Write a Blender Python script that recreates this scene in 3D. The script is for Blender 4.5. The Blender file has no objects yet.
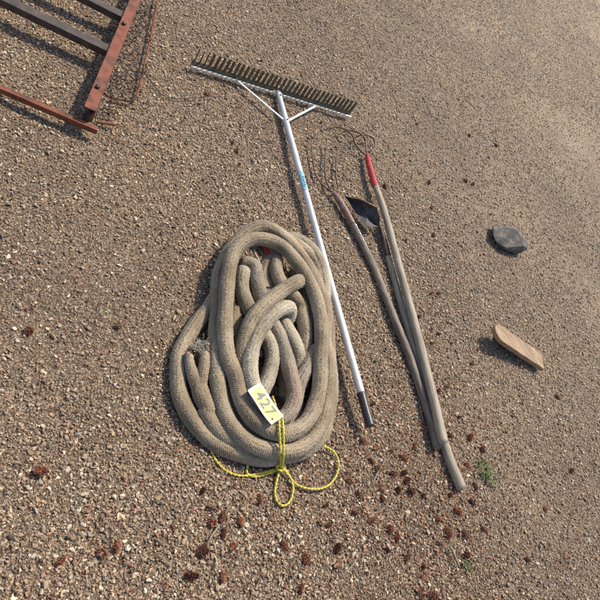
import bpy, math, random
import numpy as np
from mathutils import Vector, Matrix, noise
random.seed(7); rng = np.random.default_rng(11)
S = bpy.context.scene; COL = S.collection
PI = math.pi; R = math.radians

# ------------------------------------------------------------------ camera
F, TH, RO, H = 600.0, R(45.0), R(44.0), 1.655
c_, s_ = math.cos(RO), math.sin(RO)
Rv = Vector((1, 0, 0)); Uv = Vector((0, math.cos(TH), math.sin(TH))); Fv = Vector((0, math.sin(TH), -math.cos(TH)))
ex = Rv * c_ + Uv * s_; ey = -Rv * s_ + Uv * c_
cam = bpy.data.cameras.new('camera'); co = bpy.data.objects.new('camera', cam); COL.objects.link(co)
M4 = Matrix.Identity(4)
for i in range(3):
    M4[i][0] = ex[i]; M4[i][1] = ey[i]; M4[i][2] = -Fv[i]
M4[2][3] = H
co.matrix_world = M4
cam.sensor_width = 36; cam.sensor_height = 36; cam.lens = 36 * F / 600.0; cam.clip_start = 0.05; cam.clip_end = 400
S.camera = co

def at(px, py, z=0.0):
    """world point at height z that the photograph shows at this pixel (600 px frame)"""
    d = ex * (px - 300) + ey * (300 - py) + Fv * F
    t = (H - z) / -d.z
    return Vector((d.x * t, d.y * t, z))

def topx(p):
    v = Vector(p) - Vector((0, 0, H)); k = v.dot(Fv)
    return 300 + F * v.dot(ex) / k, 300 - F * v.dot(ey) / k

# ------------------------------------------------------------------ materials
def new_mat(name):
    m = bpy.data.materials.new(name); m.use_nodes = True
    nt = m.node_tree; return m, nt, nt.nodes['Principled BSDF']
def N(nt, t, **kw):
    n = nt.nodes.new(t)
    for k, v in kw.items():
        if k.startswith('i_'): n.inputs[int(k[2:])].default_value = v
        else: setattr(n, k, v)
    return n
def ramp(nt, fac, stops, interp='LINEAR'):
    r = N(nt, 'ShaderNodeValToRGB'); r.color_ramp.interpolation = interp
    e = r.color_ramp.elements
    while len(e) < len(stops): e.new(0.5)
    for k, (p, c) in enumerate(stops):
        e[k].position = p; e[k].color = (*c, 1)
    nt.links.new(fac, r.inputs[0]); return r.outputs[0]
def coords(nt, kind='obj', scale=(1, 1, 1)):
    if kind == 'tc':
        a = N(nt, 'ShaderNodeAttribute', attribute_name='tc'); o = a.outputs['Vector']
    elif kind == 'pos': o = N(nt, 'ShaderNodeNewGeometry').outputs['Position']
    else: o = N(nt, 'ShaderNodeTexCoord').outputs['Object']
    mp = N(nt, 'ShaderNodeMapping'); mp.inputs['Scale'].default_value = scale
    nt.links.new(o, mp.inputs[0]); return mp.outputs[0]
def noise_t(nt, vec, scale, detail=4, rough=0.6):
    n = N(nt, 'ShaderNodeTexNoise'); n.inputs['Scale'].default_value = scale
    n.inputs['Detail'].default_value = detail; n.inputs['Roughness'].default_value = rough
    nt.links.new(vec, n.inputs['Vector']); return n.outputs[0]
def mixc(nt, fac, a, b, mode='MIX'):
    m = N(nt, 'ShaderNodeMix', data_type='RGBA', blend_type=mode)
    for s, v in ((m.inputs[0], fac), (m.inputs[6], a), (m.inputs[7], b)):
        if isinstance(v, (int, float)): s.default_value = v
        elif isinstance(v, tuple): s.default_value = (*v, 1)
        else: nt.links.new(v, s)
    return m.outputs[2]
def bump(nt, b, h, dist, strength=1.0, prev=None):
    n = N(nt, 'ShaderNodeBump'); n.inputs['Strength'].default_value = strength; n.inputs['Distance'].default_value = dist
    nt.links.new(h, n.inputs['Height'])
    if prev: nt.links.new(prev, n.inputs['Normal'])
    nt.links.new(n.outputs[0], b.inputs['Normal']); return n.outputs[0]

def worn(name, stops, rough=0.6, kind='tc', scale=(1, 1, 1), ns=40, metal=0.0, bd=0.0006, bs=None, detail=5, rough2=None):
    m, nt, b = new_mat(name)
    v = coords(nt, kind, scale); n = noise_t(nt, v, ns, detail)
    nt.links.new(ramp(nt, n, stops), b.inputs['Base Color'])
    b.inputs['Roughness'].default_value = rough; b.inputs['Metallic'].default_value = metal
    if rough2 is not None:
        mr = N(nt, 'ShaderNodeMapRange'); mr.inputs[3].default_value = rough; mr.inputs[4].default_value = rough2
        nt.links.new(noise_t(nt, v, ns * 1.7, 3), mr.inputs[0]); nt.links.new(mr.outputs[0], b.inputs['Roughness'])
    bump(nt, b, noise_t(nt, v, bs or ns * 2, 5), bd)
    return m

def wood_mat(name, dark, mid, light, stain=(0.05, 0.04, 0.03)):
    m, nt, b = new_mat(name)
    v = coords(nt, 'tc', (1, 1, 0.045)); g = noise_t(nt, v, 260, 6, 0.65)
    v2 = coords(nt, 'tc', (1, 1, 0.25)); g2 = noise_t(nt, v2, 22, 4)
    base = ramp(nt, g, [(0.3, dark), (0.5, mid), (0.68, light)])
    st = ramp(nt, g2, [(0.5, (0, 0, 0)), (0.72, (1, 1, 1))])
    mlt = N(nt, 'ShaderNodeMath', operation='MULTIPLY', i_1=0.55); nt.links.new(st, mlt.inputs[0])
    col = mixc(nt, mlt.outputs[0], base, stain)
    vc = coords(nt, 'tc', (1, 1, 0.02)); cr = noise_t(nt, vc, 420, 2)
    crk = ramp(nt, cr, [(0.3, (1, 1, 1)), (0.36, (0, 0, 0))])
    col = mixc(nt, crk, col, tuple(x * 0.4 for x in dark))
    nt.links.new(col, b.inputs['Base Color']); b.inputs['Roughness'].default_value = 0.62
    bump(nt, b, g, 0.0009); return m

M = {}
M['ash'] = wood_mat('weathered_ash_wood', (0.15, 0.12, 0.09), (0.30, 0.25, 0.185), (0.42, 0.36, 0.27), (0.13, 0.09, 0.05))
M['grey_wood'] = wood_mat('grey_wood', (0.10, 0.085, 0.07), (0.19, 0.165, 0.135), (0.29, 0.25, 0.21))
M['dark_wood'] = wood_mat('dark_wood', (0.08, 0.06, 0.045), (0.16, 0.125, 0.095), (0.27, 0.225, 0.175))
M['red_steel'] = worn('rusty_red_steel', [(0.3, (0.03, 0.014, 0.01)), (0.43, (0.10, 0.026, 0.011)), (0.56, (0.19, 0.048, 0.018)), (0.66, (0.13, 0.05, 0.026)), (0.75, (0.05, 0.03, 0.022))], 0.7, 'obj', ns=20, detail=9, bd=0.002)
M['dark_steel'] = worn('dark_rusty_steel', [(0.3, (0.02, 0.017, 0.015)), (0.55, (0.05, 0.035, 0.028)), (0.72, (0.11, 0.055, 0.035))], 0.6, 'obj', ns=25, bd=0.001)
M['wire'] = worn('rusty_wire', [(0.3, (0.02, 0.014, 0.01)), (0.55, (0.05, 0.03, 0.022)), (0.7, (0.12, 0.07, 0.045))], 0.6, 'tc', ns=60)
M['tine'] = worn('brown_tine_steel', [(0.3, (0.04, 0.026, 0.018)), (0.52, (0.12, 0.075, 0.05)), (0.7, (0.24, 0.15, 0.1))], 0.45, 'tc', ns=60, metal=0.3)
M['brown_socket'] = worn('brown_ferrule_steel', [(0.3, (0.1, 0.055, 0.045)), (0.5, (0.19, 0.11, 0.09)), (0.7, (0.29, 0.19, 0.16))], 0.5, 'tc', ns=60, metal=0.15)
M['red_paint'] = worn('faded_red_paint', [(0.3, (0.24, 0.02, 0.02)), (0.55, (0.42, 0.035, 0.035)), (0.68, (0.5, 0.1, 0.09)), (0.74, (0.2, 0.1, 0.07))], 0.42, 'tc', ns=60)
M['alu'] = worn('dull_aluminium', [(0.3, (0.45, 0.46, 0.47)), (0.55, (0.6, 0.61, 0.62)), (0.75, (0.7, 0.7, 0.7))], 0.42, 'tc', (1, 1, 0.2), ns=60, metal=0.45, bd=0.0003, rough2=0.55)
M['alu_cast'] = worn('dull_cast_aluminium', [(0.3, (0.45, 0.43, 0.36)), (0.55, (0.6, 0.58, 0.5)), (0.72, (0.7, 0.68, 0.6))], 0.5, 'obj', ns=30, metal=0.15, bd=0.0004)
M['olive'] = worn('olive_tarnished_tooth', [(0.3, (0.05, 0.036, 0.02)), (0.52, (0.11, 0.082, 0.045)), (0.72, (0.19, 0.15, 0.09))], 0.6, 'obj', ns=60, metal=0.15)
M['grip'] = worn('black_rubber_grip', [(0.3, (0.018, 0.018, 0.02)), (0.7, (0.045, 0.043, 0.042))], 0.42, 'tc', ns=90, bd=0.0003)
M['blade'] = worn('dark_blade_steel', [(0.3, (0.025, 0.026, 0.03)), (0.52, (0.06, 0.06, 0.065)), (0.66, (0.12, 0.1, 0.085)), (0.75, (0.2, 0.12, 0.07))], 0.5, 'obj', ns=22, metal=0.4, bd=0.001)
M['rust_edge'] = worn('rusty_blade_rim', [(0.3, (0.12, 0.06, 0.03)), (0.6, (0.3, 0.18, 0.1)), (0.75, (0.4, 0.3, 0.2))], 0.6, 'tc', ns=60)
M['white_card'] = worn('white_card', [(0.3, (0.78, 0.78, 0.76)), (0.7, (0.82, 0.82, 0.8))], 0.6, 'obj', ns=30, bd=0.0001)
M['yellow_card'] = worn('yellow_print', [(0.3, (0.74, 0.76, 0.13)), (0.7, (0.8, 0.8, 0.24))], 0.6, 'obj', ns=60, bd=0.0001)
M['grey_ink'] = worn('grey_ink', [(0.3, (0.11, 0.12, 0.12)), (0.7, (0.2, 0.2, 0.2))], 0.6, 'obj', ns=200, bd=0.0001)
M['black'] = worn('black_void', [(0.3, (0.012, 0.012, 0.012)), (0.7, (0.03, 0.03, 0.03))], 0.5, 'obj', ns=30)
M['blue'] = worn('blue_sticker', [(0.3, (0.12, 0.3, 0.38)), (0.55, (0.2, 0.42, 0.5)), (0.65, (0.5, 0.58, 0.6))], 0.5, 'tc', ns=120, bd=0.0001)
M['navy'] = worn('dark_blue_ink', [(0.3, (0.02, 0.06, 0.12)), (0.7, (0.04, 0.1, 0.18))], 0.5, 'tc', ns=120, bd=0.0001)
M['paint_white'] = worn('flaked_white_paint', [(0.3, (0.5, 0.5, 0.5)), (0.7, (0.75, 0.75, 0.74))], 0.6, 'tc', ns=120)
M['plank'] = worn('tan_board', [(0.3, (0.12, 0.075, 0.042)), (0.5, (0.26, 0.165, 0.092)), (0.72, (0.38, 0.27, 0.17))], 0.65, 'obj', (1, 9, 9), ns=7, bd=0.002, detail=9)
M['bucket'] = worn('black_plastic', [(0.3, (0.02, 0.02, 0.022)), (0.7, (0.05, 0.048, 0.045))], 0.45, 'obj', ns=20)
M['stone'] = worn('dark_fieldstone', [(0.32, (0.045, 0.043, 0.043)), (0.48, (0.08, 0.075, 0.07)), (0.56, (0.13, 0.115, 0.095)), (0.68, (0.25, 0.2, 0.145))], 0.9, 'obj', ns=26, bd=0.004, detail=9)
M['leaf'] = worn('dry_leaf', [(0.3, (0.14, 0.06, 0.03)), (0.7, (0.3, 0.16, 0.08))], 0.7, 'obj', ns=40)
M['twig'] = worn('dry_twig', [(0.3, (0.12, 0.09, 0.06)), (0.7, (0.34, 0.28, 0.2))], 0.8, 'tc', ns=90)
M['grass'] = worn('weed_green', [(0.3, (0.08, 0.13, 0.03)), (0.7, (0.19, 0.26, 0.08))], 0.55, 'obj', ns=50)

def cone_mat():
    m, nt, b = new_mat('cone_scales')
    oi = N(nt, 'ShaderNodeObjectInfo').outputs['Random']
    a = ramp(nt, oi, [(0, (0.1, 0.035, 0.018)), (0.35, (0.24, 0.08, 0.038)), (0.6, (0.36, 0.15, 0.075)), (0.8, (0.3, 0.17, 0.1)), (1, (0.2, 0.07, 0.038))])
    n = noise_t(nt, coords(nt, 'obj'), 260, 3)
    b2 = ramp(nt, n, [(0.35, (0.45, 0.45, 0.45)), (0.7, (1.5, 1.4, 1.3))])
    nt.links.new(mixc(nt, 1.0, a, b2, 'MULTIPLY'), b.inputs['Base Color']); b.inputs['Roughness'].default_value = 0.62
    return m
M['cone'] = cone_mat()

def hose_mat(name, a, b_, c, pink=False):
    m, nt, b = new_mat(name)
    v = coords(nt, 'tc', (1, 1, 0.5)); n1 = noise_t(nt, v, 14, 5)
    n2 = noise_t(nt, coords(nt, 'tc'), 480, 3)
    col = ramp(nt, n1, [(0.3, a), (0.5, b_), (0.7, c)])
    fl = ramp(nt, n2, [(0.3, (0.42, 0.39, 0.35)), (0.52, (1, 1, 1)), (0.7, (1.45, 1.4, 1.3))])
    col = mixc(nt, 1.0, col, fl, 'MULTIPLY')
    dirt = ramp(nt, noise_t(nt, coords(nt, 'pos'), 5, 4), [(0.48, (0, 0, 0)), (0.66, (0.65, 0.65, 0.65))])
    col = mixc(nt, dirt, col, (0.17, 0.125, 0.07))
    if pink:
        sp = N(nt, 'ShaderNodeSeparateXYZ'); nt.links.new(coords(nt, 'tc'), sp.inputs[0])
        k = ramp(nt, sp.outputs[2], [(0.44, (0, 0, 0)), (0.5, (0.3, 0.3, 0.3)), (0.62, (0.2, 0.2, 0.2)), (0.7, (0, 0, 0))])
        col = mixc(nt, k, col, (0.3, 0.11, 0.08))
    nt.links.new(col, b.inputs['Base Color']); b.inputs['Roughness'].default_value = 0.9
    b.inputs['Sheen Weight'].default_value = 0.25; b.inputs['Sheen Roughness'].default_value = 0.5
    bump(nt, b, n2, 0.0012)
    return m
M['hose'] = hose_mat('knitted_hose_cloth', (0.21, 0.158, 0.102), (0.345, 0.275, 0.187), (0.45, 0.38, 0.28))
M['hose_pale'] = hose_mat('pale_knitted_hose_cloth', (0.27, 0.225, 0.165), (0.41, 0.36, 0.27), (0.5, 0.45, 0.355))
M['hose_pink'] = hose_mat('stained_knitted_hose_cloth', (0.2, 0.17, 0.13), (0.3, 0.26, 0.2), (0.38, 0.33, 0.26), True)
M['cord'] = worn('yellow_cord', [(0.3, (0.3, 0.24, 0.02)), (0.55, (0.5, 0.42, 0.05)), (0.72, (0.6, 0.54, 0.16))], 0.45, 'tc', ns=120)

# ------------------------------------------------------------------ object helpers
def link(name, me, mat, parent=None, smooth=True):
    o = bpy.data.objects.new(name, me); COL.objects.link(o)
    if mat and not me.materials: me.materials.append(mat)
    if smooth: me.polygons.foreach_set('use_smooth', [True] * len(me.polygons))
    if parent:
        o.parent = parent; o.matrix_parent_inverse = Matrix.Translation(-parent.location)
    return o
def tag(o, label=None, cat=None, group=None, kind=None):
    for k, v in (('label', label), ('category', cat), ('group', group), ('kind', kind)):
        if v: o[k] = v
    return o
def empty(name, loc, label, cat, group=None):
    o = bpy.data.objects.new(name, None); COL.objects.link(o); o.location = loc; o.empty_display_size = 0.05
    return tag(o, label, cat, group)

def resample(pts, step):
    P = np.array([tuple(p) for p in pts], float)
    loop = np.linalg.norm(P[0] - P[-1]) < 1e-6
    E = np.vstack([P[-2], P, P[1]]) if loop else np.vstack([2 * P[0] - P[1], P, 2 * P[-1] - P[-2]])
    out = []
    for i in range(len(P) - 1):
        p0, p1, p2, p3 = E[i:i + 4]
        t = np.linspace(0, 1, 60, endpoint=False)[:, None]
        out.append(0.5 * (2 * p1 + (p2 - p0) * t + (2 * p0 - 5 * p1 + 4 * p2 - p3) * t**2 + (3 * p1 - p0 - 3 * p2 + p3) * t**3))
    C = np.vstack(out + [P[-1:]])
    d = np.concatenate([[0], np.cumsum(np.linalg.norm(np.diff(C[:, :3], axis=0), axis=1))])
    n = max(3, int(d[-1] / step) + 1); s = np.linspace(0, d[-1], n)
    return np.stack([np.interp(s, d, C[:, k]) for k in range(C.shape[1])], 1), s

def frames(C):
    T = np.gradient(C, axis=0); T /= np.linalg.norm(T, axis=1)[:, None] + 1e-12
    n = np.cross(T[0], (0, 0, 1.0)); 
    if np.linalg.norm(n) < 1e-3: n = np.cross(T[0], (1.0, 0, 0))
    n /= np.linalg.norm(n); Ns = [n]
    for k in range(1, len(C)):
        n = n - T[k] * n.dot(T[k]); n /= np.linalg.norm(n) + 1e-12; Ns.append(n)
    Ns = np.array(Ns); Bs = np.cross(T, Ns)
    if np.linalg.norm(C[0] - C[-1]) < 1e-6:
        w = math.atan2(Ns[-1].dot(Bs[0]), Ns[-1].dot(Ns[0])); q = np.linspace(0, -w, len(C))[:, None]
        Ns, Bs = Ns * np.cos(q) + Bs * np.sin(q), Bs * np.cos(q) - Ns * np.sin(q)
    return T, Ns, Bs

def tube_mesh(name, pts, r, step=0.01, seg=14, disp=None, flat=1.0, cap_round=0.0):
    """pts of 3 (or 4: with a radius) values; round tube through them"""
    pts = [tuple(p) for p in pts]
    if len(pts[0]) == 3: pts = [(*p, r) for p in pts]
    C4, s = resample(pts, step); C = C4[:, :3]; rad = C4[:, 3].copy()
    if cap_round:
        L = s[-1]
        for k, x in enumerate(s):
            e = min(x, L - x)
            if e < cap_round: rad[k] *= math.sqrt(max(0.04, 1 - (1 - e / cap_round)**2))
    T, A, B = frames(C); n = len(C)
    a = np.linspace(0, 2 * PI, seg, endpoint=False)
    ca, sa = np.cos(a), np.sin(a) * flat
    rr = rad[:, None] * np.ones(seg)[None]
    if disp is not None: rr = rr + disp(s[:, None], a[None, :], C)
    V = C[:, None] + A[:, None] * (rr * ca)[..., None] + B[:, None] * (rr * sa)[..., None]
    V = V.reshape(-1, 3)
    i = np.arange(n - 1)[:, None] * seg; j = np.arange(seg)[None]; j2 = (j + 1) % seg
    Fq = np.stack([i + j, i + j2, i + seg + j2, i + seg + j], -1).reshape(-1, 4)
    V = np.vstack([V, C[:1], C[-1:]])
    c0, c1 = n * seg, n * seg + 1
    tris = [(c0, int((k + 1) % seg), k) for k in range(seg)] + [(c1, (n - 1) * seg + k, (n - 1) * seg + (k + 1) % seg) for k in range(seg)]
    me = bpy.data.meshes.new(name)
    loops = np.concatenate([Fq.ravel(), np.array(tris).ravel()]).astype(np.int32)
    me.vertices.add(len(V)); me.vertices.foreach_set('co', V.astype(np.float32).ravel())
    me.loops.add(len(loops)); me.loops.foreach_set('vertex_index', loops)
    nq, ntri = len(Fq), len(tris); me.polygons.add(nq + ntri)
    me.polygons.foreach_set('loop_start', np.concatenate([np.arange(nq) * 4, nq * 4 + np.arange(ntri) * 3]).astype(np.int32))
    me.update(calc_edges=True)
    tc = np.stack([(rad[:, None] * np.cos(a)[None]), (rad[:, None] * np.sin(a)[None]), np.repeat(s[:, None], seg, 1)], -1).reshape(-1, 3)
    tc = np.vstack([tc, [[0, 0, 0]], [[0, 0, s[-1]]]])
    at_ = me.attributes.new('tc', 'FLOAT_VECTOR', 'POINT'); at_.data.foreach_set('vector', tc.astype(np.float32).ravel())
    return me
def tube(name, pts, r, mat, parent=None, **kw):
    return link(name, tube_mesh(name, pts, r, **kw), mat, parent)

import bmesh
def box_mesh(name, o, ax, ay, az, bev=0.0):
    """box with corner-centre o and full edge vectors ax, ay, az"""
    bm = bmesh.new(); o, ax, ay, az = map(Vector, (o, ax, ay, az))
    vs = [bm.verts.new(o + ax * i + ay * j + az * k) for i in (-.5, .5) for j in (-.5, .5) for k in (-.5, .5)]
    for f in ((0, 1, 3, 2), (4, 6, 7, 5), (0, 4, 5, 1), (2, 3, 7, 6), (0, 2, 6, 4), (1, 5, 7, 3)): bm.faces.new([vs[q] for q in f])
    bmesh.ops.recalc_face_normals(bm, faces=bm.faces)
    if bev: bmesh.ops.bevel(bm, geom=bm.edges[:], offset=bev, segments=2, affect='EDGES', profile=0.5)
    me = bpy.data.meshes.new(name); bm.to_mesh(me); bm.free(); return me
def box(name, o, ax, ay, az, mat, parent=None, bev=0.0):
    return link(name, box_mesh(name, o, ax, ay, az, bev), mat, parent, smooth=False)

# ------------------------------------------------------------------ world, sun
SUN_AZ, SUN_EL = 10.0, 57.0      # azimuth measured from +Y towards +X
w = bpy.data.worlds.new('World'); S.world = w; w.use_nodes = True
nt = w.node_tree; bg = nt.nodes['Background']; sky = nt.nodes.new('ShaderNodeTexSky'); sky.sky_type = 'NISHITA'
sky.sun_disc = False; sky.sun_elevation = R(SUN_EL); sky.sun_rotation = R(SUN_AZ); sky.dust_density = 2.0
nt.links.new(sky.outputs[0], bg.inputs[0]); bg.inputs[1].default_value = 0.15
sl = bpy.data.lights.new('sun', 'SUN'); sl.energy = 4.2; sl.angle = R(2.5); sl.color = (1.0, 0.91, 0.76)
so = bpy.data.objects.new('sun', sl); COL.objects.link(so)
sd = Vector((math.sin(R(SUN_AZ)) * math.cos(R(SUN_EL)), math.cos(R(SUN_AZ)) * math.cos(R(SUN_EL)), math.sin(R(SUN_EL))))
so.rotation_euler = sd.to_track_quat('Z', 'Y').to_euler()
S.view_settings.view_transform = 'Standard'; S.view_settings.look = 'None'; S.view_settings.exposure = 0.33; S.view_settings.gamma = 1.0
S.view_settings.use_curve_mapping = False

# ------------------------------------------------------------------ ground
def gz(x, y):
    d = math.exp(-((x)**2 + (y - 2)**2) / 60.0)
    return d * (0.02 * noise.noise((x * 1.3, y * 1.3, 0)) + 0.008 * noise.noise((x * 4.1, y * 4.1, 5)) + 0.003 * noise.noise((x * 13, y * 13, 9)) - 0.006)
def ground():
    xs = np.concatenate([np.linspace(-60, -4, 12, endpoint=False), np.linspace(-4, 4, 200), np.linspace(5, 60, 12)])
    ys = np.concatenate([np.linspace(-60, -2, 12, endpoint=False), np.linspace(-2, 10, 300), np.linspace(11, 90, 14)])
    V = [(x, y, gz(x, y)) for y in ys for x in xs]; nx = len(xs)
    Fs = [(j * nx + i, j * nx + i + 1, (j + 1) * nx + i + 1, (j + 1) * nx + i) for j in range(len(ys) - 1) for i in range(nx - 1)]
    me = bpy.data.meshes.new('ground'); me.from_pydata(V, [], Fs)
    m, nt, b = new_mat('gritty_earth')
    v = coords(nt, 'pos')
    vo = N(nt, 'ShaderNodeTexVoronoi'); vo.inputs['Scale'].default_value = 260; nt.links.new(v, vo.inputs['Vector'])
    sp = N(nt, 'ShaderNodeSeparateColor'); nt.links.new(vo.outputs['Color'], sp.inputs[0])
    grains = ramp(nt, sp.outputs[0], [(0.0, (0.05, 0.032, 0.02)), (0.25, (0.105, 0.071, 0.044)), (0.55, (0.18, 0.124, 0.08)), (0.8, (0.26, 0.187, 0.12)), (0.97, (0.42, 0.34, 0.25))])
    sandy = ramp(nt, sp.outputs[0], [(0.0, (0.17, 0.125, 0.083)), (0.3, (0.27, 0.205, 0.14)), (0.7, (0.34, 0.265, 0.182)), (0.97, (0.44, 0.36, 0.27))])
    xyz = N(nt, 'ShaderNodeSeparateXYZ'); nt.links.new(v, xyz.inputs[0])
    mx_ = N(nt, 'ShaderNodeMath', operation='MULTIPLY', i_1=0.35); nt.links.new(xyz.outputs[0], mx_.inputs[0]); my = N(nt, 'ShaderNodeMath', operation='MULTIPLY_ADD', i_1=0.75); nt.links.new(xyz.outputs[1], my.inputs[0]); nt.links.new(mx_.outputs[0], my.inputs[2])
    nn = N(nt, 'ShaderNodeMath', operation='MULTIPLY_ADD', i_1=2.2); nt.links.new(noise_t(nt, v, 1.3, 5), nn.inputs[0]); nt.links.new(my.outputs[0], nn.inputs[2])
    sf = N(nt, 'ShaderNodeMapRange'); sf.inputs[1].default_value = 2.3; sf.inputs[2].default_value = 5.0; nt.links.new(nn.outputs[0], sf.inputs[0])
    grains = mixc(nt, sf.outputs[0], grains, sandy)
    n1 = noise_t(nt, v, 700, 3)
    fine = ramp(nt, n1, [(0.3, (0.6, 0.58, 0.56)), (0.7, (1.3, 1.3, 1.3))])
    col = mixc(nt, 1.0, grains, fine, 'MULTIPLY')
    n2 = noise_t(nt, v, 1.6, 5)
    patch = ramp(nt, n2, [(0.35, (0.78, 0.75, 0.74)), (0.5, (1, 1, 1)), (0.68, (1.15, 1.1, 1.0))])
    col = mixc(nt, 1.0, col, patch, 'MULTIPLY')
    nt.links.new(col, b.inputs['Base Color']); b.inputs['Roughness'].default_value = 0.92
    p = bump(nt, b, vo.outputs['Distance'], 0.003, 0.9); bump(nt, b, n1, 0.002, 0.9, p)
    return tag(link('ground', me, m), kind='structure')
G = ground()

def pebble_mat():
    m, nt, b = new_mat('pebbles')
    oi = N(nt, 'ShaderNodeObjectInfo').outputs['Random']
    col = ramp(nt, oi, [(0.0, (0.075, 0.056, 0.042)), (0.14, (0.14, 0.104, 0.075)), (0.3, (0.2, 0.138, 0.088)), (0.44, (0.28, 0.198, 0.128)), (0.56, (0.2, 0.165, 0.128)),
                        (0.66, (0.36, 0.265, 0.17)), (0.76, (0.22, 0.125, 0.078)), (0.84, (0.28, 0.25, 0.21)), (0.94, (0.42, 0.335, 0.23)), (1.0, (0.55, 0.48, 0.38))])
    g = N(nt, 'ShaderNodeNewGeometry').outputs['Position']
    n = noise_t(nt, g, 500, 3); f = ramp(nt, n, [(0.3, (0.78, 0.78, 0.78)), (0.7, (1.15, 1.15, 1.15))])
    col = mixc(nt, 1.0, col, (1.24, 1.2, 1.14), 'MULTIPLY')
    xyz = N(nt, 'ShaderNodeSeparateXYZ'); nt.links.new(g, xyz.inputs[0])
    mx_ = N(nt, 'ShaderNodeMath', operation='MULTIPLY', i_1=0.35); nt.links.new(xyz.outputs[0], mx_.inputs[0]); my = N(nt, 'ShaderNodeMath', operation='MULTIPLY_ADD', i_1=0.75); nt.links.new(xyz.outputs[1], my.inputs[0]); nt.links.new(mx_.outputs[0], my.inputs[2])
    nn = N(nt, 'ShaderNodeMath', operation='MULTIPLY_ADD', i_1=2.2); nt.links.new(noise_t(nt, g, 1.3, 5), nn.inputs[0]); nt.links.new(my.outputs[0], nn.inputs[2])
    sf = N(nt, 'ShaderNodeMapRange'); sf.inputs[1].default_value = 2.3; sf.inputs[2].default_value = 5.0; sf.inputs[4].default_value = 0.75; nt.links.new(nn.outputs[0], sf.inputs[0])
    col = mixc(nt, sf.outputs[0], col, (0.32, 0.25, 0.172))
    nt.links.new(mixc(nt, 1.0, col, f, 'MULTIPLY'), b.inputs['Base Color']); b.inputs['Roughness'].default_value = 0.82
    return m
M['pebble'] = pebble_mat()

def instancer(name, P, ROT, SC, IDX, sources, mat_label):
    col = bpy.data.collections.new(name + '_shapes')
    for k, me in enumerate(sources):
        o = bpy.data.objects.new('%s_shape_%02d' % (name, k), me); col.objects.link(o)
    me = bpy.data.meshes.new(name); me.vertices.add(len(P)); me.vertices.foreach_set('co', P.astype(np.float32).ravel())
    for nm, arr in (('rot', ROT), ('scl', SC)):
        a = me.attributes.new(nm, 'FLOAT_VECTOR', 'POINT'); a.data.foreach_set('vector', arr.astype(np.float32).ravel())
    a = me.attributes.new('idx', 'INT', 'POINT'); a.data.foreach_set('value', IDX.astype(np.int32))
    o = bpy.data.objects.new(name, me); COL.objects.link(o)
    ng = bpy.data.node_groups.new(name, 'GeometryNodeTree')
    ng.interface.new_socket('Geometry', in_out='INPUT', socket_type='NodeSocketGeometry'); ng.interface.new_socket('Geometry', in_out='OUTPUT', socket_type='NodeSocketGeometry')
    gi = ng.nodes.new('NodeGroupInput'); go = ng.nodes.new('NodeGroupOutput')
    ci = ng.nodes.new('GeometryNodeCollectionInfo'); ci.inputs[0].default_value = col; ci.inputs['Separate Children'].default_value = True; ci.inputs['Reset Children'].default_value = True
    m2p = ng.nodes.new('GeometryNodeMeshToPoints'); ip = ng.nodes.new('GeometryNodeInstanceOnPoints'); ip.inputs['Pick Instance'].default_value = True
    def attr(nm, t):
        n = ng.nodes.new('GeometryNodeInputNamedAttribute'); n.data_type = t; n.inputs[0].default_value = nm; return n.outputs[0]
    L = ng.links.new
    L(gi.outputs[0], m2p.inputs[0]); L(m2p.outputs[0], ip.inputs['Points']); L(ci.outputs[0], ip.inputs['Instance'])
    L(attr('idx', 'INT'), ip.inputs['Instance Index'])
    er = ng.nodes.new('FunctionNodeEulerToRotation'); L(attr('rot', 'FLOAT_VECTOR'), er.inputs[0]); L(er.outputs[0], ip.inputs['Rotation'])
    L(attr('scl', 'FLOAT_VECTOR'), ip.inputs['Scale']); L(ip.outputs[0], go.inputs[0])
    md = o.modifiers.new('scatter', 'NODES'); md.node_group = ng
    return o

def pebble_shape(k):
    bm = bmesh.new(); bmesh.ops.create_icosphere(bm, subdivisions=2, radius=1.0)
    rr = random.Random(k)
    cuts = [(Vector((rr.gauss(0, 1), rr.gauss(0, 1), rr.gauss(0, 1))).normalized(), rr.uniform(0.42, 0.78)) for _ in range(10)]
    for v in bm.verts:
        p = v.co.copy()
        for n, d in cuts:
            e = p.dot(n) - d
            if e > 0: p -= n * e
        v.co = p * (1 + 0.1 * noise.noise(p * 1.7 + Vector((k * 9.1, 0, 0))))
    me = bpy.data.meshes.new('pebble_shape'); bm.to_mesh(me); bm.free(); me.materials.append(M['pebble'])
    me.polygons.foreach_set('use_smooth', [k % 3 == 0] * len(me.polygons)); return me

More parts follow.
